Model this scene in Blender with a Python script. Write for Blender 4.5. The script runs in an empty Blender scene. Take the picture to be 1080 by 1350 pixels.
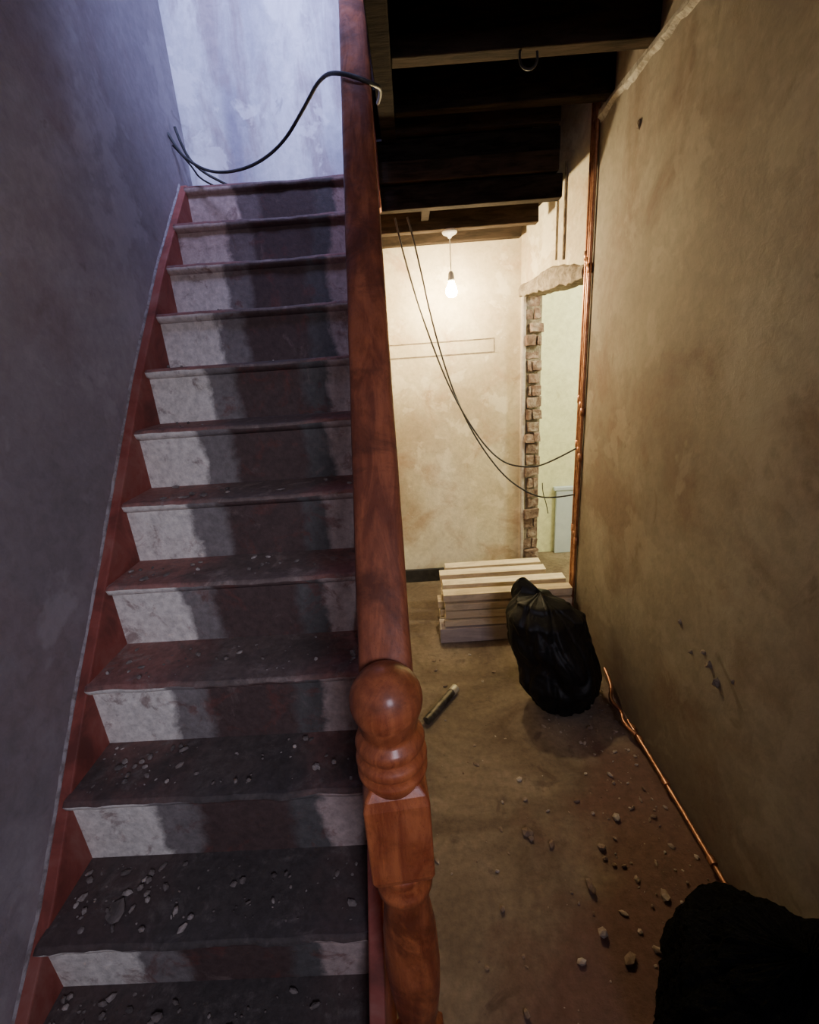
import bpy, bmesh, math, random
from mathutils import Vector, Matrix, noise as mn

random.seed(7)
H = 1.6
scene = bpy.context.scene

# ------------------------------------------------------------------ camera
th = math.radians(19.0)
F = Vector((0, math.cos(th), -math.sin(th)))
U = Vector((0, math.sin(th), math.cos(th)))
X = Vector((1, 0, 0))
rr = math.radians(4.1)
R_ = X*math.cos(rr) - U*math.sin(rr)
U_ = X*math.sin(rr) + U*math.cos(rr)
psi = math.radians(1.34)
Rz = Matrix.Rotation(psi, 3, 'Z')
R_, U_, F_ = Rz @ R_, Rz @ U_, Rz @ F
cam_d = bpy.data.cameras.new("camera")
cam = bpy.data.objects.new("camera", cam_d)
scene.collection.objects.link(cam)
m = Matrix((R_, U_, -F_)).transposed().to_4x4()
m.translation = Vector((0, 0, H))
cam.matrix_world = m
cam_d.sensor_fit = 'HORIZONTAL'
cam_d.sensor_width = 36
cam_d.lens = 36*616/1080
cam_d.clip_start = 0.02
scene.camera = cam

# ------------------------------------------------------------------ material helpers
def newmat(name):
    mt = bpy.data.materials.new(name)
    mt.use_nodes = True
    nt = mt.node_tree
    b = nt.nodes["Principled BSDF"]
    return mt, nt, b

def N(nt, t, **kw):
    n = nt.nodes.new(t)
    for k, v in kw.items():
        setattr(n, k, v)
    return n

def noise(nt, scale, detail=6, rough=0.6, dist=0.0, stretch=None, offset=(0, 0, 0)):
    tc = N(nt, 'ShaderNodeTexCoord')
    mp = N(nt, 'ShaderNodeMapping')
    mp.inputs['Location'].default_value = offset
    if stretch:
        mp.inputs['Scale'].default_value = stretch
    nt.links.new(tc.outputs['Object'], mp.inputs['Vector'])
    n = N(nt, 'ShaderNodeTexNoise')
    n.inputs['Scale'].default_value = scale
    n.inputs['Detail'].default_value = detail
    n.inputs['Roughness'].default_value = rough
    n.inputs['Distortion'].default_value = dist
    nt.links.new(mp.outputs[0], n.inputs['Vector'])
    return n.outputs['Fac']

def ramp(nt, fac, stops, interp='LINEAR'):
    r = N(nt, 'ShaderNodeValToRGB')
    r.color_ramp.interpolation = interp
    e = r.color_ramp.elements
    while len(e) < len(stops):
        e.new(0.5)
    for i, (p, c) in enumerate(stops):
        e[i].position = p
        e[i].color = (c[0], c[1], c[2], 1) if not isinstance(c, (int, float)) else (c, c, c, 1)
    nt.links.new(fac, r.inputs['Fac'])
    return r.outputs['Color']

def mix(nt, fac, a, b, mode='MIX'):
    mx = N(nt, 'ShaderNodeMix', data_type='RGBA', blend_type=mode)
    if isinstance(fac, (int, float)):
        mx.inputs[0].default_value = fac
    else:
        nt.links.new(fac, mx.inputs[0])
    for i, s in ((6, a), (7, b)):
        if isinstance(s, (tuple, list)):
            mx.inputs[i].default_value = (s[0], s[1], s[2], 1)
        else:
            nt.links.new(s, mx.inputs[i])
    return mx.outputs[2]

def math_(nt, op, a, b=None):
    n = N(nt, 'ShaderNodeMath', operation=op)
    for i, s in enumerate((a, b)):
        if s is None: continue
        if isinstance(s, (int, float)): n.inputs[i].default_value = s
        else: nt.links.new(s, n.inputs[i])
    return n.outputs[0]

def bump(nt, b, h, strength=0.3, dist=0.01):
    bp = N(nt, 'ShaderNodeBump')
    bp.inputs['Strength'].default_value = strength
    bp.inputs['Distance'].default_value = dist
    nt.links.new(h, bp.inputs['Height'])
    nt.links.new(bp.outputs[0], b.inputs['Normal'])

def plaster(name, base, dark, light, stain, s=1.3, stain_lo=0.56, stain_hi=0.68, off=(0, 0, 0), stretch=None, rough=0.85, patch=.25):
    mt, nt, b = newmat(name)
    n1 = noise(nt, s, 6, 0.5, 0.3, stretch, off)
    col = ramp(nt, n1, [(0.36, dark), (0.50, base), (0.63, light)])
    n2 = noise(nt, s*2.1, 8, 0.62, 0.5, stretch, (off[0]+3.1, off[1]+1.7, off[2]+5))
    f2 = ramp(nt, n2, [(stain_lo-.04, 0.0), (stain_hi-.02, 0.75)])
    col = mix(nt, f2, col, stain)
    n3 = noise(nt, 26, 8, 0.7, 0.3, None, off)
    f3 = ramp(nt, n3, [(0.3, (0.80, 0.80, 0.80)), (0.7, (1.1, 1.1, 1.1))])
    col = mix(nt, 1.0, col, f3, 'MULTIPLY')
    n4 = noise(nt, 6, 4, 0.6, 0.8, None, (9, 2, 4))
    f4 = ramp(nt, n4, [(0.66, 0.0), (0.72, 0.5)])
    col = mix(nt, f4, col, (dark[0]*0.7, dark[1]*0.62, dark[2]*0.55))
    n5 = noise(nt, s*3.2, 5, 0.6, 0.3, None, (off[0]+8, off[1]+3, off[2]+1))
    f5 = ramp(nt, n5, [(0.56, 0.0), (0.60, patch)])
    col = mix(nt, f5, col, tuple(min(1, c*1.12) for c in light))
    nt.links.new(col, b.inputs['Base Color'])
    b.inputs['Roughness'].default_value = rough
    h = math_(nt, 'ADD', n3, math_(nt, 'MULTIPLY', n2, 1.5))
    bump(nt, b, h, 0.35, 0.006)
    return mt

def simple(name, stops, scale=5, rough=0.7, bs=0.3, bd=0.004, stretch=None, dist=0.5, metallic=0, detail=8, spec=.5):
    mt, nt, b = newmat(name)
    n1 = noise(nt, scale, detail, 0.62, dist, stretch)
    stops = [(0.5+(p-0.5)*0.7, c) for p, c in stops]
    nt.links.new(ramp(nt, n1, stops), b.inputs['Base Color'])
    b.inputs['Roughness'].default_value = rough
    b.inputs['Metallic'].default_value = metallic
    b.inputs['Specular IOR Level'].default_value = spec
    n2 = noise(nt, scale*4, 6, 0.6, 0.2, stretch)
    bump(nt, b, n2, bs, bd)
    return mt

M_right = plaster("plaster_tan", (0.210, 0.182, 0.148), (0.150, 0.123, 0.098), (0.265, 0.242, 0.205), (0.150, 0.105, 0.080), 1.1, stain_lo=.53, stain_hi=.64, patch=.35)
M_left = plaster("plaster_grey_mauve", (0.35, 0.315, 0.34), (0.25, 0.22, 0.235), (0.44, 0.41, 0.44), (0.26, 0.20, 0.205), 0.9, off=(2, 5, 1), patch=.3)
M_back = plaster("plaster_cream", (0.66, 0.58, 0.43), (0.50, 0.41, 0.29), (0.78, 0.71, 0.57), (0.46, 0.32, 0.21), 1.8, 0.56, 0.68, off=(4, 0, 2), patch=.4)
M_up = plaster("plaster_pale", (0.60, 0.60, 0.66), (0.34, 0.32, 0.40), (0.84, 0.84, 0.88), (0.40, 0.31, 0.33), 1.5, 0.52, 0.62, off=(1, 7, 2), stretch=(2.4, 1, 0.6), patch=.5)
M_room = plaster("plaster_light_green", (0.76, 0.76, 0.54), (0.72, 0.72, 0.52), (0.80, 0.80, 0.60), (0.70, 0.68, 0.50), 0.8)
M_edge = simple("plaster_broken_edge", [(0.35, (0.22, 0.20, 0.175)), (0.6, (0.42, 0.40, 0.37))], 30, 0.9, 0.6, 0.01)
M_edge2 = simple("plaster_edge_grey", [(0.35, (0.22, 0.19, 0.19)), (0.6, (0.40, 0.37, 0.38))], 30, 0.9, 0.6, 0.01)
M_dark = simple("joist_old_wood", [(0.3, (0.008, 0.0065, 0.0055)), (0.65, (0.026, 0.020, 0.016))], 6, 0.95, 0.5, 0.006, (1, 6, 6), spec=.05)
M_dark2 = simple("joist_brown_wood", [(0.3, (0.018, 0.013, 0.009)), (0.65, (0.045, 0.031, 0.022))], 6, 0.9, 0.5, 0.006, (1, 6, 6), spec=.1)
M_black = simple("black_skirting_paint", [(0.3, (0.012, 0.012, 0.014)), (0.7, (0.04, 0.036, 0.035))], 20, 0.5)

def floor_mat():
    mt, nt, b = newmat("dusty_concrete")
    n1 = noise(nt, 2.0, 9, 0.62, 0.8)
    col = ramp(nt, n1, [(0.38, (0.12, 0.082, 0.058)), (0.5, (0.195, 0.146, 0.105)), (0.62, (0.28, 0.222, 0.165))])
    n2 = noise(nt, 2.6, 7, 0.6, 0.6, None, (4.3, 1.2, 0))
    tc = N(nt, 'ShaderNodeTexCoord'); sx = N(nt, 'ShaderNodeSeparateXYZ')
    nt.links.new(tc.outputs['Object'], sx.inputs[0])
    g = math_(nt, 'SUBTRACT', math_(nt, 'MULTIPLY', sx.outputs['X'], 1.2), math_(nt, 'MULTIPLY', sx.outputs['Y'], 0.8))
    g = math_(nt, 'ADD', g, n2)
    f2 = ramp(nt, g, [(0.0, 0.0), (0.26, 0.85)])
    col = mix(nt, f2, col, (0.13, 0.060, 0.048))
    n3 = noise(nt, 38, 6, 0.7)
    f3 = ramp(nt, n3, [(0.3, (0.7, 0.7, 0.7)), (0.7, (1.2, 1.2, 1.2))])
    col = mix(nt, 1.0, col, f3, 'MULTIPLY')
    n4 = noise(nt, 9, 5, 0.6, 0.6, None, (3, 3, 3))
    f4 = ramp(nt, n4, [(0.60, 0.0), (0.69, 0.6)])
    col = mix(nt, f4, col, (0.07, 0.042, 0.033))
    nt.links.new(col, b.inputs['Base Color'])
    b.inputs['Roughness'].default_value = 0.8
    bump(nt, b, math_(nt, 'ADD', n3, n1), 0.5, 0.01)
    return mt
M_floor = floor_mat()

def xramp_mat(name, stops, mod_dark, rough=0.75, wob=0.09, lo=.50, hi=.66, mx=.8, mod2=None, low=None, high_shade=None, dust=None):
    """paint bands across the width of the stair (painted edges, bare middle), darker on the lower flights, upper steps tinted for shadow"""
    mt, nt, b = newmat(name)
    tc = N(nt, 'ShaderNodeTexCoord'); sx = N(nt, 'ShaderNodeSeparateXYZ')
    nt.links.new(tc.outputs['Object'], sx.inputs[0])
    nz = noise(nt, 5, 6, 0.65, 0.4)
    x = math_(nt, 'ADD', sx.outputs['X'], 1.0)
    x = math_(nt, 'ADD', x, math_(nt, 'MULTIPLY', math_(nt, 'SUBTRACT', nz, 0.5), wob))
    col = ramp(nt, x, stops)
    n2 = noise(nt, 8, 9, 0.7, 0.8, None, (1, 2, 3))
    f2 = ramp(nt, n2, [(lo, 0.0), (hi, mx)])
    col = mix(nt, f2, col, mod_dark)
    if mod2:
        n5 = noise(nt, 10, 9, 0.7, 0.6, None, (7, 5, 1))
        f5 = ramp(nt, n5, [(.55, 0.0), (.64, .6)])
        col = mix(nt, f5, col, mod2)
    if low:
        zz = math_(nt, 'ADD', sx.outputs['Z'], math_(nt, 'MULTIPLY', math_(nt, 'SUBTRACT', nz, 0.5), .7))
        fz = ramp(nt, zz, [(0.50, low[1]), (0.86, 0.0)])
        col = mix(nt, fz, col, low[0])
    if dust:
        n6 = noise(nt, 14, 10, 0.75, 0.4, None, (2, 8, 4))
        f6 = ramp(nt, n6, [(.54, 0.0), (.66, .6)])
        col = mix(nt, f6, col, dust)
    if high_shade:  # shadow on the upper steps, multiplied into the colour
        zz = math_(nt, 'MULTIPLY', sx.outputs['Z'], .4)
        fz = ramp(nt, zz, [(1.5*.4, 0.0), (2.1*.4, 1.0)])
        col = mix(nt, fz, col, mix(nt, 1.0, col, high_shade, 'MULTIPLY'))
    n3 = noise(nt, 45, 6, 0.7)
    f3 = ramp(nt, n3, [(0.3, (0.68, 0.68, 0.68)), (0.7, (1.2, 1.2, 1.2))])
    col = mix(nt, 1.0, col, f3, 'MULTIPLY')
    nt.links.new(col, b.inputs['Base Color'])
    b.inputs['Roughness'].default_value = rough
    bump(nt, b, math_(nt, 'ADD', n2, n3), 0.5, 0.005)
    return mt
WH = (0.82, 0.80, 0.73)
G1 = (0.24, 0.22, 0.215); DK = (0.095, 0.062, 0.057); G2 = (0.12, 0.116, 0.113); PK = (0.50, 0.40, 0.37)
M_riser = xramp_mat("riser_painted", [(0.0, WH), (0.25, WH), (0.27, G1), (0.35, G1),
                                      (0.38, DK), (0.60, DK), (0.63, G2), (0.69, G2), (0.71, PK), (1.0, PK)],
                    (0.28, 0.21, 0.19), wob=0.14, lo=.60, hi=.72, mx=.55, mod2=(.17, .060, .048), high_shade=(.50, .37, .35))
M_tread = xramp_mat("tread_dusty", [(0.0, (0.38, 0.17, 0.14)), (0.26, (0.35, 0.17, 0.145)), (0.38, (0.20, 0.155, 0.14)),
                                    (0.62, (0.20, 0.15, 0.135)), (0.72, (0.35, 0.165, 0.14)), (1.0, (0.42, 0.17, 0.145))],
                    (0.13, 0.105, 0.095), wob=0.3, lo=.50, hi=.66, mx=.75, mod2=(0.38, 0.31, 0.28), low=((0.062, 0.057, 0.056), .88), high_shade=(.6, .5, .5), dust=(.20, .175, .165))
M_string = simple("string_red_brown", [(0.3, (0.15, 0.040, 0.030)), (0.5, (0.28, 0.070, 0.052)), (0.75, (0.34, 0.14, 0.11))], 6, 0.75)

def wood(name, c1, c2, rough, coat, stretch=(8, 8, 1), wear=.65):
    mt, nt, b = newmat(name)
    n1 = noise(nt, 3, 8, 0.6, 1.2, stretch)
    col = ramp(nt, n1, [(0.40, c1), (0.62, c2)])
    n0 = noise(nt, 6, 8, 0.7, 0.8, None, (2, 2, 9))
    f0 = ramp(nt, n0, [(0.47, 0.0), (0.64, wear)])
    col = mix(nt, f0, col, tuple(c*.42 for c in c1))
    # thin dark drying cracks
    n9 = noise(nt, 11, 5, 0.6, 1.5, stretch, (4, 4, 4))
    cr = math_(nt, 'ABSOLUTE', math_(nt, 'SUBTRACT', n9, 0.5))
    fc = ramp(nt, cr, [(0.0, wear*.8), (0.008, 0.0)])
    col = mix(nt, fc, col, tuple(c*.25 for c in c1))
    nt.links.new(col, b.inputs['Base Color'])
    n2 = noise(nt, 14, 6, 0.7)
    r = ramp(nt, n2, [(0.35, rough), (0.65, min(1, rough+0.35))])
    nt.links.new(r, b.inputs['Roughness'])
    b.inputs['Coat Weight'].default_value = coat
    b.inputs['Coat Roughness'].default_value = 0.22
    bump(nt, b, n2, 0.4, 0.004)
    return mt
M_varn = wood("varnished_orange_wood", (0.28, 0.066, 0.023), (0.50, 0.15, 0.05), 0.36, 0.35, wear=.8)
M_rail = wood("worn_rail_varnish", (0.18, 0.048, 0.022), (0.37, 0.11, 0.045), 0.5, 0.12, (9, 1.5, 1.5), wear=.75)
M_timber = wood("sawn_timber", (0.62, 0.50, 0.34), (0.78, 0.66, 0.48), 0.7, 0.0, (1, 8, 8), .35)
M_timber2 = wood("sawn_timber_grey", (0.40, 0.34, 0.33), (0.52, 0.45, 0.43), 0.7, 0.0, (1, 8, 8), .35)
M_copper = simple("old_copper", [(0.3, (0.30, 0.13, 0.075)), (0.7, (0.55, 0.29, 0.18))], 25, 0.38, 0.2, 0.002, metallic=0.8)
M_cable = simple("black_cable_sheath", [(0.3, (0.02, 0.02, 0.022)), (0.7, (0.05, 0.048, 0.048))], 25, 0.5)
M_cablew = simple("white_cable_sheath", [(0.3, (0.5, 0.5, 0.52)), (0.7, (0.65, 0.65, 0.66))], 25, 0.5)
M_brick = simple("old_brick", [(0.3, (0.11, 0.065, 0.052)), (0.5, (0.20, 0.13, 0.105)), (0.7, (0.36, 0.29, 0.25))], 16, 0.95, 0.9, 0.015)
M_mortar = simple("crumbly_mortar", [(0.3, (0.14, 0.11, 0.085)), (0.7, (0.30, 0.25, 0.195))], 30, 0.95, 0.8, 0.01)
M_bag = simple("black_polythene", [(0.3, (0.004, 0.004, 0.005)), (0.7, (0.009, 0.009, 0.009))], 6, 0.48, 0.4, 0.01, dist=1.5, spec=.3)
M_sack = simple("black_woven_fabric", [(0.3, (0.003, 0.003, 0.003)), (0.7, (0.008, 0.008, 0.008))], 60, 0.95, 1.0, 0.015, dist=1.5, spec=.1)
M_rub = simple("rubble_mixed", [(0.3, (0.14, 0.085, 0.06)), (0.5, (0.28, 0.21, 0.16)), (0.65, (0.46, 0.41, 0.36))], 9, 0.9)
M_rubd = simple("rubble_dusty", [(0.3, (0.10, 0.085, 0.08)), (0.5, (0.22, 0.19, 0.175)), (0.68, (0.55, 0.50, 0.46))], 9, 0.9)
M_white = simple("white_plastic", [(0.3, (0.65, 0.65, 0.62)), (0.7, (0.75, 0.75, 0.72))], 10, 0.4)
M_steel = simple("steel_tube", [(0.3, (0.05, 0.045, 0.04)), (0.7, (0.22, 0.20, 0.17))], 20, 0.45, metallic=0.6)
M_steelc = simple("steel_tube_bright_end", [(0.3, (0.45, 0.43, 0.36)), (0.7, (0.65, 0.62, 0.52))], 20, 0.4, metallic=0.4)
M_blue = simple("pale_blue_board", [(0.3, (0.46, 0.53, 0.70)), (0.7, (0.56, 0.63, 0.80))], 4, 0.8)
mt, nt, b = newmat("lit_bulb_glass")
b.inputs['Emission Color'].default_value = (1.0, 0.79, 0.44, 1)
b.inputs['Emission Strength'].default_value = 1450
M_bulb = mt

# ------------------------------------------------------------------ geometry helpers
def empty(name):
    e = bpy.data.objects.new(name, None)
    e.empty_display_size = 0.1
    scene.collection.objects.link(e)
    return e

def finish(name, bm, mats, parent=None, smooth=False, bevel=0, seg=2):
    me = bpy.data.meshes.new(name)
    bmesh.ops.recalc_face_normals(bm, faces=bm.faces[:])
    bm.to_mesh(me); bm.free()
    for m_ in (mats if isinstance(mats, (list, tuple)) else [mats]):
        me.materials.append(m_)
    ob = bpy.data.objects.new(name, me)
    scene.collection.objects.link(ob)
    if smooth:
        for p in me.polygons: p.use_smooth = True
    if bevel:
        bv = ob.modifiers.new("bevel", 'BEVEL')
        bv.width = bevel; bv.segments = seg; bv.limit_method = 'ANGLE'
    if parent: ob.parent = parent
    return ob

def prism(bm, poly, z0, z1, mat=0):
    a = [bm.verts.new((p[0], p[1], z0)) for p in poly]
    c = [bm.verts.new((p[0], p[1], z1)) for p in poly]
    n = len(poly)
    fs = [bm.faces.new(a[::-1]), bm.faces.new(c)]
    for i in range(n):
        fs.append(bm.faces.new((a[i], a[(i+1) % n], c[(i+1) % n], c[i])))
    for f in fs: f.material_index = mat
    return a + c

def box(bm, x0, x1, y0, y1, z0, z1, mat=0, jit=0):
    vs = prism(bm, [(x0, y0), (x1, y0), (x1, y1), (x0, y1)], z0, z1, mat)
    if jit:
        for v in vs:
            v.co += Vector((random.uniform(-jit, jit), random.uniform(-jit, jit), random.uniform(-jit, jit)))
    return vs

def prism_x(bm, poly, x0, x1, mat=0):
    a = [bm.verts.new((x0, p[0], p[1])) for p in poly]
    c = [bm.verts.new((x1, p[0], p[1])) for p in poly]
    n = len(poly)
    fs = [bm.faces.new(a), bm.faces.new(c[::-1])]
    for i in range(n):
        fs.append(bm.faces.new((a[i], a[(i+1) % n], c[(i+1) % n], c[i])))
    for f in fs: f.material_index = mat

def tube(name, pts, r, mat, parent=None, smooth=True):
    cu = bpy.data.curves.new(name, 'CURVE')
    cu.dimensions = '3D'
    sp = cu.splines.new('NURBS' if smooth else 'POLY')
    sp.points.add(len(pts)-1)
    for p, q in zip(sp.points, pts): p.co = (*q, 1)
    if smooth:
        sp.order_u = 3; sp.use_endpoint_u = True
    cu.bevel_depth = r; cu.bevel_resolution = 4; cu.resolution_u = 10
    cu.use_fill_caps = True
    cu.materials.append(mat)
    ob = bpy.data.objects.new(name, cu)
    scene.collection.objects.link(ob)
    if parent: ob.parent = parent
    return ob

def lathe(bm, prof, c=(0, 0), seg=40, mat=0):
    rings = []
    for r, z in prof:
        rings.append([bm.verts.new((c[0]+r*math.cos(2*math.pi*i/seg), c[1]+r*math.sin(2*math.pi*i/seg), z)) for i in range(seg)])
    for a, b_ in zip(rings, rings[1:]):
        for i in range(seg):
            f = bm.faces.new((a[i], a[(i+1) % seg], b_[(i+1) % seg], b_[i])); f.material_index = mat; f.smooth = True
    for ring in (rings[0], rings[-1]):
        f = bm.faces.new(ring); f.material_index = mat

def chip(bm, c, s, flat=0.5, mat=0):
    r = bmesh.ops.create_icosphere(bm, subdivisions=1, radius=s)
    ang = random.uniform(0, 6.28)
    sx, sy, sz = random.uniform(.7, 1.5), random.uniform(.5, 1.0), flat*random.uniform(.6, 1.2)
    rot = Matrix.Rotation(ang, 3, 'Z') @ Matrix.Rotation(random.uniform(-.25, .25), 3, 'X')
    mz = 1e9
    for v in r['verts']:
        v.co = rot @ Vector((v.co.x*sx*random.uniform(.75, 1.2), v.co.y*sy*random.uniform(.75, 1.2), v.co.z*sz*random.uniform(.8, 1.2)))
        mz = min(mz, v.co.z)
    for v in r['verts']:
        v.co += Vector((c[0], c[1], c[2]-mz-0.001))
    for v in r['verts']:
        for f in v.link_faces: f.material_index = mat

# ------------------------------------------------------------------ room shell
XR = 0.86; YB = 3.08; XL = -0.985; YE = 2.45
ZJ = 2.49       # underside of exposed hall joists
ZD = 2.66       # underside of floor boards above
ZU = 4.6        # upstairs ceiling
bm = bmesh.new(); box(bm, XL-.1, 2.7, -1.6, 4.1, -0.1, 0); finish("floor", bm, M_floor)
bm = bmesh.new(); box(bm, XL-.1, XL, -1.6, 4.0, 0, ZU); finish("wall_left", bm, M_left)
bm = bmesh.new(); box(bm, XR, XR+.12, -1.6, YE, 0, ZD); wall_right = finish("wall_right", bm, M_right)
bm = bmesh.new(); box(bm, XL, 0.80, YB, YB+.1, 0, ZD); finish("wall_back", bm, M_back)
bm = bmesh.new(); box(bm, XL, XR+.12, -1.7, -1.6, 0, ZU); finish("wall_front", bm, M_left)

ax, ay, bx, by = XR, YE, 0.69, YB
L_ = math.hypot(bx-ax, by-ay); tx, ty = (bx-ax)/L_, (by-ay)/L_
nx, ny = ty, -tx
if nx < 0: nx, ny = -nx, -ny
def ow(s, t): return (ax+tx*s+nx*t, ay+ty*s+ny*t)
ZDOOR = 1.86
SJ = L_-0.055
bm = bmesh.new()
prism(bm, [ow(0, 0), ow(L_, 0), ow(L_, .12), ow(0, .12)], ZDOOR+.07, ZD)
prism(bm, [ow(SJ+.02, 0), ow(L_, 0), ow(L_, .02), ow(SJ+.02, .02)], 0, ZDOOR+.07)
finish("wall_doorway", bm, M_back)
bm = bmesh.new()
prism(bm, [ow(SJ+.02, .02), ow(L_+.02, .02), ow(L_+.02, .125), ow(SJ+.02, .125)], 0, ZDOOR+.07, 1)
z = 0.0; k = 0
while z < ZDOOR-.02:
    d = random.uniform(-.018, .014)
    t0, t1 = .014+random.uniform(-.008, .026), .118+random.uniform(-.016, .004)
    cuts = [t0, t1] if k % 2 == 0 else [t0, .066+random.uniform(-.02, .02), t1]
    for a_, b_ in zip(cuts, cuts[1:]):
        dd_ = d+random.uniform(-.008, .008)
        vs = prism(bm, [ow(SJ+dd_, a_+.003), ow(SJ+.03, a_+.003), ow(SJ+.03, b_-.003), ow(SJ+dd_, b_-.003)], z+.005, z+.068+random.uniform(-.010, .002), 0)
        for v in vs: v.co += Vector((random.uniform(-.006, .006), random.uniform(-.006, .006), random.uniform(-.006, .006)))
    z += .075; k += 1
finish("door_1_brick_jamb", bm, [M_brick, M_mortar], bevel=.007)
bm = bmesh.new()
segs = 22
rings = []
for i in range(segs+1):
    s = (SJ+.03)*i/segs
    top = ZDOOR+.075+.035*math.sin(math.pi*min(1, max(0, (s-.08)/.42)))+random.uniform(-.006, .006)
    bot = ZDOOR+random.uniform(-.008, .01)
    pr = -.022-random.uniform(0, .008)
    rings.append([bm.verts.new((*ow(s, pr), bot)), bm.verts.new((*ow(s, pr-.006), (bot+top)/2)), bm.verts.new((*ow(s, pr+.008), top-.01)),
                  bm.verts.new((*ow(s, .001), top)), bm.verts.new((*ow(s, .118), top)), bm.verts.new((*ow(s, .118), bot))])
for a_, b_ in zip(rings, rings[1:]):
    for i in range(6):
        bm.faces.new((a_[i], a_[(i+1) % 6], b_[(i+1) % 6], b_[i]))
bm.faces.new(rings[0]); bm.faces.new(rings[-1])
finish("door_1_lintel", bm, M_mortar, bevel=.004)
bm = bmesh.new()
prism(bm, [ow(SJ+.008, -.008), ow(SJ+.03, -.008), ow(SJ+.03, .012), ow(SJ+.008, .012)], 0, ZDOOR, 0)
finish("trim_door_edge", bm, M_timber2, bevel=.003)

# next room, seen through the opening
YN = 3.45
bm = bmesh.new(); box(bm, 0.80, 2.7, YN, YN+.1, 0, 2.5); finish("wall_next_room_back", bm, M_room)
bm = bmesh.new(); box(bm, 2.6, 2.7, 1.4, YN, 0, 2.5); finish("wall_next_room_right", bm, M_room)
bm = bmesh.new(); box(bm, XR+.12, 2.7, 1.3, 1.4, 0, 2.5); finish("wall_next_room_front", bm, M_room)
bm = bmesh.new(); box(bm, 0.80, 0.83, 3.18, YN, 0, 2.5); finish("wall_next_room_left", bm, M_room)
bm = bmesh.new(); box(bm, XR+.12, 2.7, 1.3, YN, 2.5, 2.55); finish("ceiling_next_room", bm, M_room)
bm = bmesh.new(); box(bm, 1.05, 1.55, YN-.035, YN-.01, 0, .52); box(bm, 1.03, 1.57, YN-.042, YN-.008, .52, .545)
finish("blue_board", bm, M_blue, bevel=.003)  # pale bluish board with a top strip, by the far wall

bm = bmesh.new(); box(bm, -.15, 0.69, YB-.018, YB, 0, .10); finish("baseboard_back", bm, M_black, bevel=.005)
bm = bmesh.new()
box(bm, -.12, .53, YB-.003, YB+.001, 1.555, 1.562); box(bm, -.12, .53, YB-.003, YB+.001, 1.635, 1.641); box(bm, .524, .53, YB-.003, YB+.001, 1.562, 1.635)
finish("trim_1", bm, M_mortar)

# hall ceiling: boards over exposed joists
bm = bmesh.new()
yy = -1.6
while yy < YB:
    y2 = min(yy+.14, YB)
    box(bm, -0.045, XR+.1, yy, y2-.001, ZD, ZD+.02+random.uniform(0, .003)); yy = y2
box(bm, XL, -.045, -1.6, -.2, ZD, ZD+.02)
finish("ceiling", bm, M_dark)
bm = bmesh.new()
for i, y in enumerate((-1.2, -.8, -.4, 0, .4, .8, 1.2, 1.55, 1.9, 2.25)):
    box(bm, 0.0, XR, y, y+.06, ZJ, ZD, 1 if i % 2 == 0 else 0, .004)
box(bm, -.062, 0.0, -1.6, YE, ZJ-.03, ZD, 0)
finish("ceiling_joists", bm, [M_dark, M_dark2], bevel=.004)
bm = bmesh.new()
for y, z0, z1, mt_ in ((2.45, 2.205, 2.30, 0), (2.74, 2.175, 2.27, 1), (3.0, 2.165, 2.26, 1)):
    box(bm, -.15, .73-(y-2.45)*.1, y, y+.06, z0, z1, mt_, .003)
box(bm, -.15, .73, 2.45, YB, 2.27, 2.30, 0)
box(bm, .10, .14, 2.51, YB, 2.22, 2.27, 0)
for k, (z0, z1, mm, yo) in enumerate(((2.305, 2.385, 1, -.03), (2.392, 2.48, 0, .01), (2.486, 2.56, 1, -.015), (2.566, 2.655, 0, .0))):  # dark boards added across the void, standing in for its darkness
    box(bm, -.15, .735-random.uniform(0, .03), 2.462+yo, 2.487, z0, z1, mm, .003)
finish("ceiling_joists_void_cover", bm, [M_dark, M_dark2], bevel=.004)
bm = bmesh.new()
pts = []
ny_ = 90
for i in range(ny_+1):
    y = -0.2 + (YE+.2)*i/ny_
    w = .035+.022*mn.noise(Vector((y*7, 0, 0)))+random.uniform(-.006, .006)
    pts.append((bm.verts.new((XR-.012, y, ZJ)), bm.verts.new((XR-.016, y, ZJ-w*.6)), bm.verts.new((XR+.001, y, ZJ-w))))
for a_, b_ in zip(pts, pts[1:]):
    bm.faces.new((a_[0], b_[0], b_[1], a_[1])); bm.faces.new((a_[1], b_[1], b_[2], a_[2]))
finish("trim_ceiling_edge", bm, M_edge)

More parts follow.
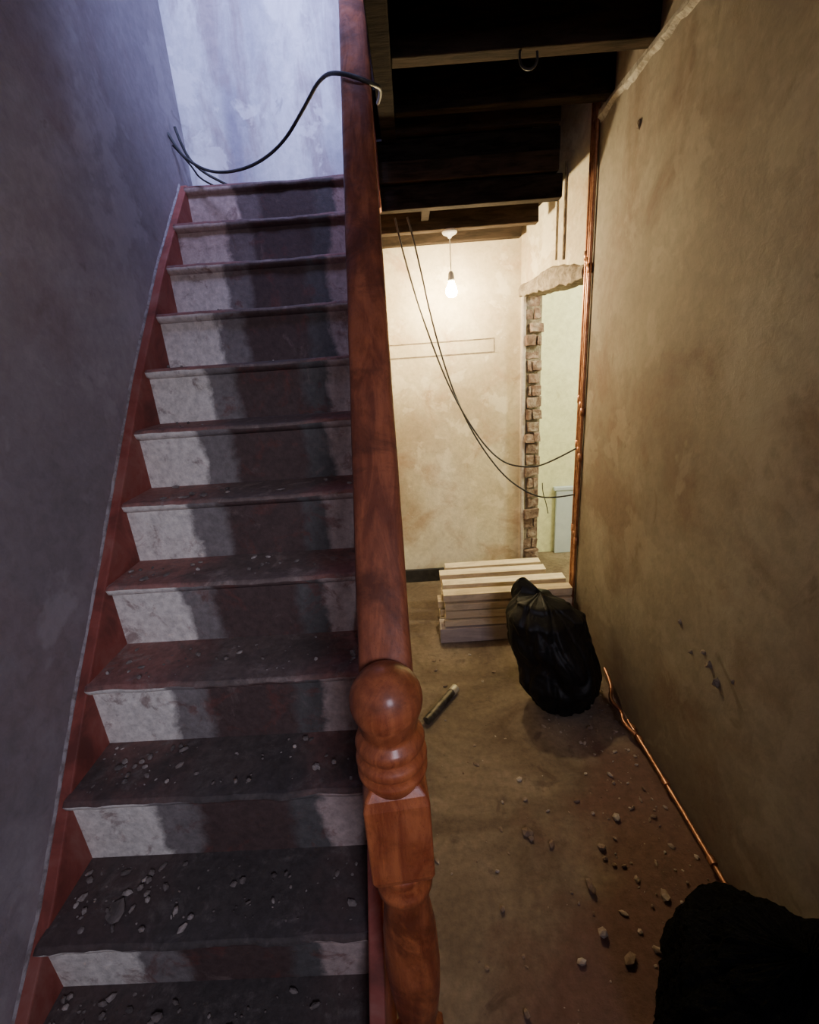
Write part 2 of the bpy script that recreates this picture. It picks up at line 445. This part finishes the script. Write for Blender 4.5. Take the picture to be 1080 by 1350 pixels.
# ------------------------------------------------------------------ staircase
ys = [0.505, .6856, .8756, 1.0535, 1.241, 1.413, 1.5855, 1.744, 1.916, 2.084, 2.235, 2.428]
zs = [-1.42, -1.246, -1.026, -.8146, -.6066, -.4004, -.1955, 0, .196, .387, .568, .756]
zs = [z+H for z in zs]
SXL, SXR = -.955, -.17
stair = empty("staircase")
bm = bmesh.new()
for i in range(len(ys)):
    y0 = ys[i]; y1 = ys[i+1]+.03 if i+1 < len(ys) else 2.62
    nxs = 60
    top = []
    for j in range(nxs+1):
        x = SXL+(SXR-SXL)*j/nxs
        wob = .007*mn.noise(Vector((x*12, i*3.3, 0)))+.004*mn.noise(Vector((x*40, i*3.3, 5)))
        wear = -.006*math.exp(-((x+.5)/.17)**2)+.002*mn.noise(Vector((x*25, i*2.3, 9)))
        top.append([(x, y0+.022, zs[i]-.036), (x, y0+wob*.6+.006, zs[i]-.026), (x, y0+wob, zs[i]-.010+wear), (x, y0+.010+wob*.5, zs[i]+wear), (x, y1, zs[i]), (x, y1, zs[i]-.036)])
    vr = [[bm.verts.new(p) for p in r] for r in top]
    for a_, b_ in zip(vr, vr[1:]):
        for q in range(6):
            f = bm.faces.new((a_[q], a_[(q+1) % 6], b_[(q+1) % 6], b_[q]))
            f.material_index = 1 if q in (0, 1) else 0
            if q in (0, 1, 2): f.smooth = True
    bm.faces.new(vr[0]); bm.faces.new(vr[-1])
finish("treads", bm, [M_tread, M_riser], stair)
bm = bmesh.new()
for i in range(len(ys)):
    zb = zs[i-1] if i else 0
    box(bm, SXL, SXR, ys[i]+.021, ys[i]+.044, zb-.001, zs[i]-.033)
finish("risers", bm, M_riser, stair)
sl = (zs[-1]-zs[0])/(ys[-1]-ys[0])
def zl(y): return zs[0]+sl*(y-ys[0])
bm = bmesh.new()
strtop = [(.40, .02), (.757, .38), (1.033, .735), (1.317, 1.08), (1.706, 1.565), (2.08, 1.985), (2.465, 2.37), (2.62, 2.37)]
prism_x(bm, strtop+[(2.62, zl(2.62)-.30), (.60, 0), (.40, 0)], XL+.001, SXL+.004)
finish("wall_string", bm, M_string, stair, bevel=.004)
bm = bmesh.new()
prev = None
for k in range(161):
    y = .45+(2.46-.45)*k/160
    for (ya, za), (yb, zb) in zip(strtop, strtop[1:]):
        if ya <= y <= yb: zt = za+(zb-za)*(y-ya)/(yb-ya)
    w = max(.001, .006+.016*mn.noise(Vector((y*9, 3, 0)))+random.uniform(-.003, .003))
    cur = (bm.verts.new((XL+.006, y, zt-.002)), bm.verts.new((XL+.005, y, zt+w*.6)), bm.verts.new((XL-.001, y, zt+w+.006)))
    if prev:
        bm.faces.new((prev[0], cur[0], cur[1], prev[1])); bm.faces.new((prev[1], cur[1], cur[2], prev[2]))
    prev = cur
finish("string_plaster_edge", bm, M_edge2, stair)
bm = bmesh.new()
prism_x(bm, [(.44, 0), (.44, zl(.44)+.02), (2.43, zl(2.43)+.02), (2.62, zs[-1]), (2.62, zl(2.43)-.25), (.70, 0)], SXR-.004, SXR+.03)
finish("outer_string", bm, M_string, stair, bevel=.004)
bm = bmesh.new()
prism_x(bm, [(.72, 0), (2.62, zl(2.43)-.24), (YB, zl(2.43)-.24), (YB, 0)], SXR+.002, SXR+.022)
finish("wall_spandrel", bm, M_back)
bm = bmesh.new(); box(bm, XL+.001, -.12, 2.615, 2.75, 2.2, zs[-1]); finish("floor_landing", bm, M_tread)
bm = bmesh.new(); box(bm, XL, -.0, 2.62, 2.74, zs[-1]-.01, ZU); finish("wall_upstairs_back", bm, M_up)
bm = bmesh.new(); box(bm, XL-.1, 2.0, -1.7, 2.74, ZU, ZU+.05); finish("ceiling_upstairs", bm, M_left)
bm = bmesh.new(); box(bm, 1.0, 1.1, -1.7, 2.74, ZD+.07, ZU); finish("wall_upstairs_right", bm, M_left)

bm = bmesh.new()
for i in range(len(ys)-1):
    cnt = [130, 120, 90, 60, 36, 20, 10, 6, 4, 2, 2][i]
    for _ in range(cnt):
        x = random.uniform(SXL+.03, SXR-.03); y = random.uniform(ys[i]+.03, ys[i+1]+.0)
        if random.random() < .35: x = random.uniform(SXL+.02, SXL+.25)
        chip(bm, (x, y, zs[i]-.001), random.choice([.002, .002, .003, .003, .004, .005, .008, .010]), .6)
for (x, y, i, s) in [(-.86, 1.29, 4, .018), (-.80, 1.31, 4, .012), (-.70, 1.46, 5, .022), (-.76, 1.45, 5, .018), (-.83, 1.45, 5, .018), (-.45, 1.47, 5, .016), (-.80, .76, 1, .03), (-.38, .6, 0, .035), (-.32, .95, 2, .014), (-.62, .72, 1, .012), (-.70, .98, 2, .012)]:
    chip(bm, (x, y, zs[i]-.001), s, .25)
finish("stair_rubble", bm, M_rubd, stair)

# ------------------------------------------------------------------ banister
ban = empty("stair_banister")
bm = bmesh.new()
prof = [(.050, .0), (.050, .13), (.045, .15), (.052, .17), (.052, .19), (.040, .215), (.036, .24), (.044, .28), (.052, .36), (.055, .44), (.052, .54),
        (.044, .61), (.038, .645), (.040, .66), (.052, .672), (.052, .688), (.042, .70), (.048, .72), (.048, .735)]
lathe(bm, prof)
top = [(.048, .925), (.054, .943), (.058, .950), (.058, .958), (.052, .964), (.056, .970), (.059, .978), (.057, .987), (.050, .993), (.054, 1.001), (.057, 1.010), (.054, 1.019), (.046, 1.025), (.044, 1.032), (.047, 1.038)]
for k in range(1, 15):
    a_ = -math.pi/2+.85+(math.pi-.85)*k/14
    top.append((max(.0015, .058*math.cos(a_)), 1.086+.058*math.sin(a_)))
lathe(bm, top)
newel_top = finish("newel_turning", bm, M_varn, ban)
bm = bmesh.new()
def sq(h, z): return [bm.verts.new((sx__*h, sy__*h, z)) for sx__, sy__ in ((-1, -1), (1, -1), (1, 1), (-1, 1))]
for stack in ([(.040, .725), (.050, .735), (.054, .750), (.054, .912), (.050, .930), (.040, .944)], [(.055, 0), (.055, .12), (.048, .135)]):
    rs = [sq(h, z) for h, z in stack]
    for a_, b_ in zip(rs, rs[1:]):
        for i in range(4): bm.faces.new((a_[i], a_[(i+1) % 4], b_[(i+1) % 4], b_[i]))
    bm.faces.new(rs[0]); bm.faces.new(rs[-1])
newel_blk = finish("newel_block", bm, M_varn, ban, bevel=.005, seg=3)
for o in (newel_top, newel_blk):
    o.location = (-.072, .60, 0)
    o.rotation_euler = (0, 0, math.radians(6))
A = Vector((-.072, .615, 1.045)); B = Vector((-.130, 2.37, 1.045+(2.37-.615)*1.146))
d = (B-A).normalized(); sx_ = Vector((1, 0, 0)); sx_ = (sx_-d*sx_.dot(d)).normalized(); up_ = sx_.cross(d)
prof2 = [(-.030, -.040), (-.030, -.020), (-.038, -.012), (-.044, .0), (-.045, .018), (-.041, .029), (-.032, .034), (-.012, .036), (0, .0365), (.012, .036), (.032, .034), (.041, .029), (.045, .018), (.044, .0), (.038, -.012), (.030, -.020), (.030, -.040)]
bm = bmesh.new()
rings = []
for k in range(61):
    P = A+(B-A)*k/60
    rings.append([bm.verts.new(P+sx_*(p+.0012*mn.noise(Vector((k*.4, p*30, 0))))+up_*(q+.0012*mn.noise(Vector((k*.4, q*30, 7))))) for p, q in prof2])
for ra, rb in zip(rings, rings[1:]):
    for i in range(len(prof2)):
        j = (i+1) % len(prof2)
        f = bm.faces.new((ra[i], ra[j], rb[j], rb[i])); f.smooth = True
bm.faces.new(rings[0]); bm.faces.new(rings[-1])
finish("handrail", bm, M_rail, ban)
bm = bmesh.new(); box(bm, -.165, -.085, 2.38, 2.46, 2.2, 3.45); box(bm, -.175, -.075, 2.37, 2.47, 3.45, 3.48)
finish("upper_newel", bm, M_rail, ban, bevel=.006)

# ------------------------------------------------------------------ pendant light
pend = empty("pendant_light_bulb")
bx_, by_ = .247, 2.775
bm = bmesh.new(); lathe(bm, [(.040, 2.178), (.040, 2.168), (.034, 2.158), (.012, 2.148), (.008, 2.14)], (bx_, by_), 32); finish("ceiling_rose", bm, M_white, pend)
tube("flex", [(bx_, by_, 2.15), (bx_+.002, by_, 2.05), (bx_, by_, 1.97)], .0025, M_cablew, pend)
bm = bmesh.new(); lathe(bm, [(.008, 1.985), (.015, 1.975), (.017, 1.95), (.019, 1.945), (.019, 1.935), (.015, 1.932)], (bx_, by_), 24); finish("lamp_holder", bm, M_white, pend)
bm = bmesh.new(); lathe(bm, [(.012, 1.935), (.016, 1.925), (.026, 1.905), (.030, 1.89), (.0295, 1.878), (.024, 1.866), (.014, 1.859), (.002, 1.857)], (bx_, by_), 32); finish("bulb_glass", bm, M_bulb, pend)

# ------------------------------------------------------------------ cables
tube("black_cable", [(-.03, 2.6, 2.21), (-0.006, 2.6, 2.07), (0.085, 2.55, 1.712), (0.22, 2.5, 1.331), (0.42, 2.45, 1.01), (0.602, 2.42, 0.965), (0.72, 2.42, 1.0), (0.84, 2.42, 1.06)], .0045, M_cable)
tube("black_cable", [(.03, 2.6, 2.21), (0.06, 2.6, 2.098), (0.139, 2.55, 1.636), (0.258, 2.5, 1.249), (0.44, 2.45, 0.945), (0.60, 2.42, 0.82), (0.72, 2.42, .79), (0.84, 2.42, 0.806)], .0045, M_cable)
tube("black_cable", [(-.986, 2.45, 2.56), (-0.96, 2.44, 2.51), (-0.907, 2.4, 2.44), (-0.786, 2.35, 2.365), (-0.607, 2.28, 2.352), (-0.44, 2.15, 2.372), (-0.315, 2.0, 2.42), (-0.22, 1.84, 2.44), (-0.14, 1.70, 2.375), (-.06, 1.70, 2.345), (-.03, 1.80, 2.37), (-.055, 2.0, 2.42)], .0060, M_cable)
tube("black_cable", [(-.97, 2.50, 2.60), (-.95, 2.5, 2.50), (-.90, 2.52, 2.44), (-.83, 2.54, 2.40), (-.76, 2.58, 2.37)], .006, M_cable)
tube("black_cable", [(-.98, 2.46, 2.52), (-.93, 2.5, 2.46), (-.91, 2.54, 2.40), (-.80, 2.58, 2.365)], .004, M_cable)
tube("black_cable", [(.743, 2.70, .80), (.745, 2.70, .74), (.775, 2.71, .66), (.785, 2.71, .60)], .003, M_cable)
tube("grey_wire", [(.42, 1.92, 2.495), (.41, 1.90, 2.45), (.44, 1.88, 2.42), (.47, 1.88, 2.44), (.465, 1.88, 2.47)], .004, M_cable)
p0 = ow(.20, -.006); p1 = ow(.27, -.006)
tube("conduit", [(p0[0], p0[1], 1.98), (p0[0], p0[1], 2.40)], .006, M_mortar, None, False)
tube("conduit", [(p1[0], p1[1], 1.99), (p1[0], p1[1], 2.30)], .004, M_mortar, None, False)

# ------------------------------------------------------------------ copper pipes
pipe = empty("copper_pipes")
for k, (y, r) in enumerate(((2.385, .0085), (2.41, .0075), (2.437, .0085))):
    tube("riser_pipe", [(XR-.012, y, .02), (XR-.012, y+.003, .8), (XR-.013, y-.002, 1.6), (XR-.012, y, 2.6)], r, M_copper, pipe)
    bm = bmesh.new()
    for zz in (.55, 1.02, 1.25, 1.9):
        lathe(bm, [(r+.003, zz-.02+k*.03), (r+.003, zz+.02+k*.03)], (XR-.012, y), 16)
    finish("pipe_couplers", bm, M_copper, pipe)
tube("skirting_pipe", [(XR-.022, 0.35, .03), (XR-.020, 1.0, .035), (XR-.022, 1.45, .04), (XR-.03, 1.60, .045)], .0075, M_copper, pipe)
tube("bent_pipe", [(XR-.03, 1.52, .045), (XR-.06, 1.58, .05), (XR-.04, 1.63, .06), (XR-.07, 1.70, .07), (XR-.03, 1.76, .09), (XR-.03, 1.86, .11)], .009, M_copper, pipe)
for y in (.8, 1.02, 1.3, 1.5, 1.56):
    tube("pipe_clip", [(XR-.022, y-.012, .038), (XR-.022, y+.012, .038)], .012, M_copper, pipe, False)

# ------------------------------------------------------------------ timber stack
tim = empty("timber_stack")
bm = bmesh.new()
W = .115
rows = [(2.29, 0), (2.41, 0), (2.53, 0), (2.65, 0)]
for lay in range(3):
    z0 = .005+lay*.098
    for j, (y, _) in enumerate(rows):
        x0 = .065+.03*lay*.5+random.uniform(-.018, .03) + (.02*j*.5)
        xe = .82 if y < 2.45 else .74
        if lay == 0:
            box(bm, x0, xe, y, y+W-.006, z0, z0+.09, 1 if j == 0 else 0, .002)
        else:
            box(bm, x0, xe, y+.01*lay, y+.01*lay+W-.032, z0, z0+.040, 0, .002)
            box(bm, x0+random.uniform(-.03, .02), xe, y+.014*lay, y+.01*lay+W-.034, z0+.050, z0+.088+random.uniform(0, .012), 0, .002)
finish("boards", bm, [M_timber, M_timber2], tim, bevel=.002)

# ------------------------------------------------------------------ bags
def bag(name, c, Hh, prof, lean, folds, seed, amp=.02, xmax=.84, ears=(), mat=None, fl=.05, fuzz=0, nf=.30, slump=0):
    bm = bmesh.new(); seg = 128; nr = 90
    rings = []
    for k in range(nr+1):
        t = k/nr
        for (ta, ra_), (tb, rb_) in zip(prof, prof[1:]):
            if ta <= t <= tb:
                u = (t-ta)/(tb-ta); u = u*u*(3-2*u); r = ra_+(rb_-ra_)*u; break
        ring = []
        for i in range(seg):
            a_ = 2*math.pi*i/seg
            p = Vector((math.cos(a_)*1.1, math.sin(a_)*1.1, t*1.8+seed))
            f = 1+nf*mn.noise(p)
            cr = abs(mn.noise(Vector((math.cos(a_)*2.2, math.sin(a_)*2.2, t*3+seed*2))))
            cr2 = abs(mn.noise(Vector((math.cos(a_)*5.0, math.sin(a_)*5.0, t*6+seed*3))))
            rad = r*f - amp*(1-min(1, cr*5)) - amp*.3*(1-min(1, cr2*4))
            rad *= 1+fl*math.sin(a_*folds+seed)*t**3
            rad += random.uniform(-fuzz, fuzz)
            xx = c[0]+lean[0]*t+rad*math.cos(a_)
            zz = Hh*t*(1-slump*math.cos(a_)*min(1, rad/.15))+.03*mn.noise(p*1.3)*min(1, t*5)+random.uniform(-fuzz, fuzz)*min(1, t*9)
            for (ea, ew, eh) in ears:
                da = math.atan2(math.sin(a_-ea), math.cos(a_-ea))
                zz += eh*math.exp(-(da/ew)**2)*math.sin(math.pi*min(1, max(0, (t-.72)/.28)))
            ring.append(bm.verts.new((min(xmax, xx), c[1]+lean[1]*t+rad*math.sin(a_)*.85, max(.0, zz))))
        rings.append(ring)
    for a_, b_ in zip(rings, rings[1:]):
        for i in range(seg):
            f = bm.faces.new((a_[i], a_[(i+1) % seg], b_[(i+1) % seg], b_[i])); f.smooth = not fuzz
    bm.faces.new(rings[0]); bm.faces.new(rings[-1])
    return finish(name, bm, mat or M_bag)
bag("bin_bag", (.635, 1.78, 0), .50, [(0, .09), (.05, .14), (.28, .185), (.55, .205), (.80, .18), (.92, .12), (1, .02)], (-.105, .14), 5, 2.3, amp=.018, ears=((2.4, .6, .10), (-.2, .6, .02)), fl=.05, nf=.38, slump=.07)
bag("bin_bag", (.665, .57, 0), .44, [(0, .19), (.1, .22), (.5, .24), (.8, .225), (.93, .15), (1, .02)], (.03, .0), 11, 7.7, amp=.012, xmax=.856, mat=M_sack, fl=.02, fuzz=.004)

# ------------------------------------------------------------------ floor rubble, wall chips, short tube
bm = bmesh.new()
for _ in range(480):
    x = random.uniform(-.1, XR-.05); y = random.uniform(.3, 2.2)
    if random.random() < .6: x = XR-.04-abs(random.gauss(0, .14))
    if x < -.1: continue
    chip(bm, (x, y, 0), random.choice([.002, .003, .003, .004, .005, .008, .011]), .6)
for (x, y, s) in [(.45, .98, .020), (.36, .80, .012), (.44, .86, .018), (.49, .80, .02), (.30, 1.16, .02), (.37, 1.12, .014), (.53, 1.1, .016), (.62, 1.2, .016), (.6, 1.0, .012), (.66, .95, .016)]:
    chip(bm, (x, y, 0), s, .6)
finish("floor_rubble", bm, M_rub)
bm = bmesh.new()
for (y, z, s) in [(1.205, .615, .016), (1.16, .58, .014), (1.38, .66, .010), (1.30, .60, .008), (2.0, 2.28, .016), (1.1, .64, .007), (1.24, .64, .010)]:
    chip(bm, (XR-.001, y, z), s, 1.2)
finish("plaster_chips", bm, M_mortar, wall_right)
off = empty("steel_tube_offcut")
tube("tube_body", [(-.03, 1.684, .021), (.100, 1.862, .021)], .019, M_steel, off, False)
tube("tube_end", [(.098, 1.859, .021), (.120, 1.889, .021)], .0215, M_steelc, off, False)

# ------------------------------------------------------------------ lights
def area(name, loc, target, size, power, col, sy=None, spread=None):
    l = bpy.data.lights.new(name, 'AREA'); l.energy = power; l.color = col; l.size = size
    if sy: l.shape = 'RECTANGLE'; l.size_y = sy
    if spread: l.spread = math.radians(spread)
    o = bpy.data.objects.new(name, l); scene.collection.objects.link(o)
    o.location = loc
    o.rotation_euler = (Vector(target)-Vector(loc)).to_track_quat('-Z', 'Y').to_euler()
    return o
area("upstairs_daylight", (-.38, 1.15, 4.2), (-.38, 2.62, 2.95), .5, 21, (.46, .52, 1.0), spread=75)
area("front_door_daylight", (.55, -1.4, 2.1), (-.65, .9, 1.15), .6, 8.5, (.84, .80, 1.0), spread=90)
pl = bpy.data.lights.new("next_room_bulb", 'POINT'); pl.energy = 100; pl.color = (1.0, .94, .68); pl.shadow_soft_size = .05
po = bpy.data.objects.new("next_room_bulb", pl); scene.collection.objects.link(po); po.location = (1.75, 2.5, 2.1)

w = bpy.data.worlds.new("world"); scene.world = w; w.use_nodes = True
w.node_tree.nodes["Background"].inputs[0].default_value = (.03, .035, .06, 1)
w.node_tree.nodes["Background"].inputs[1].default_value = .5
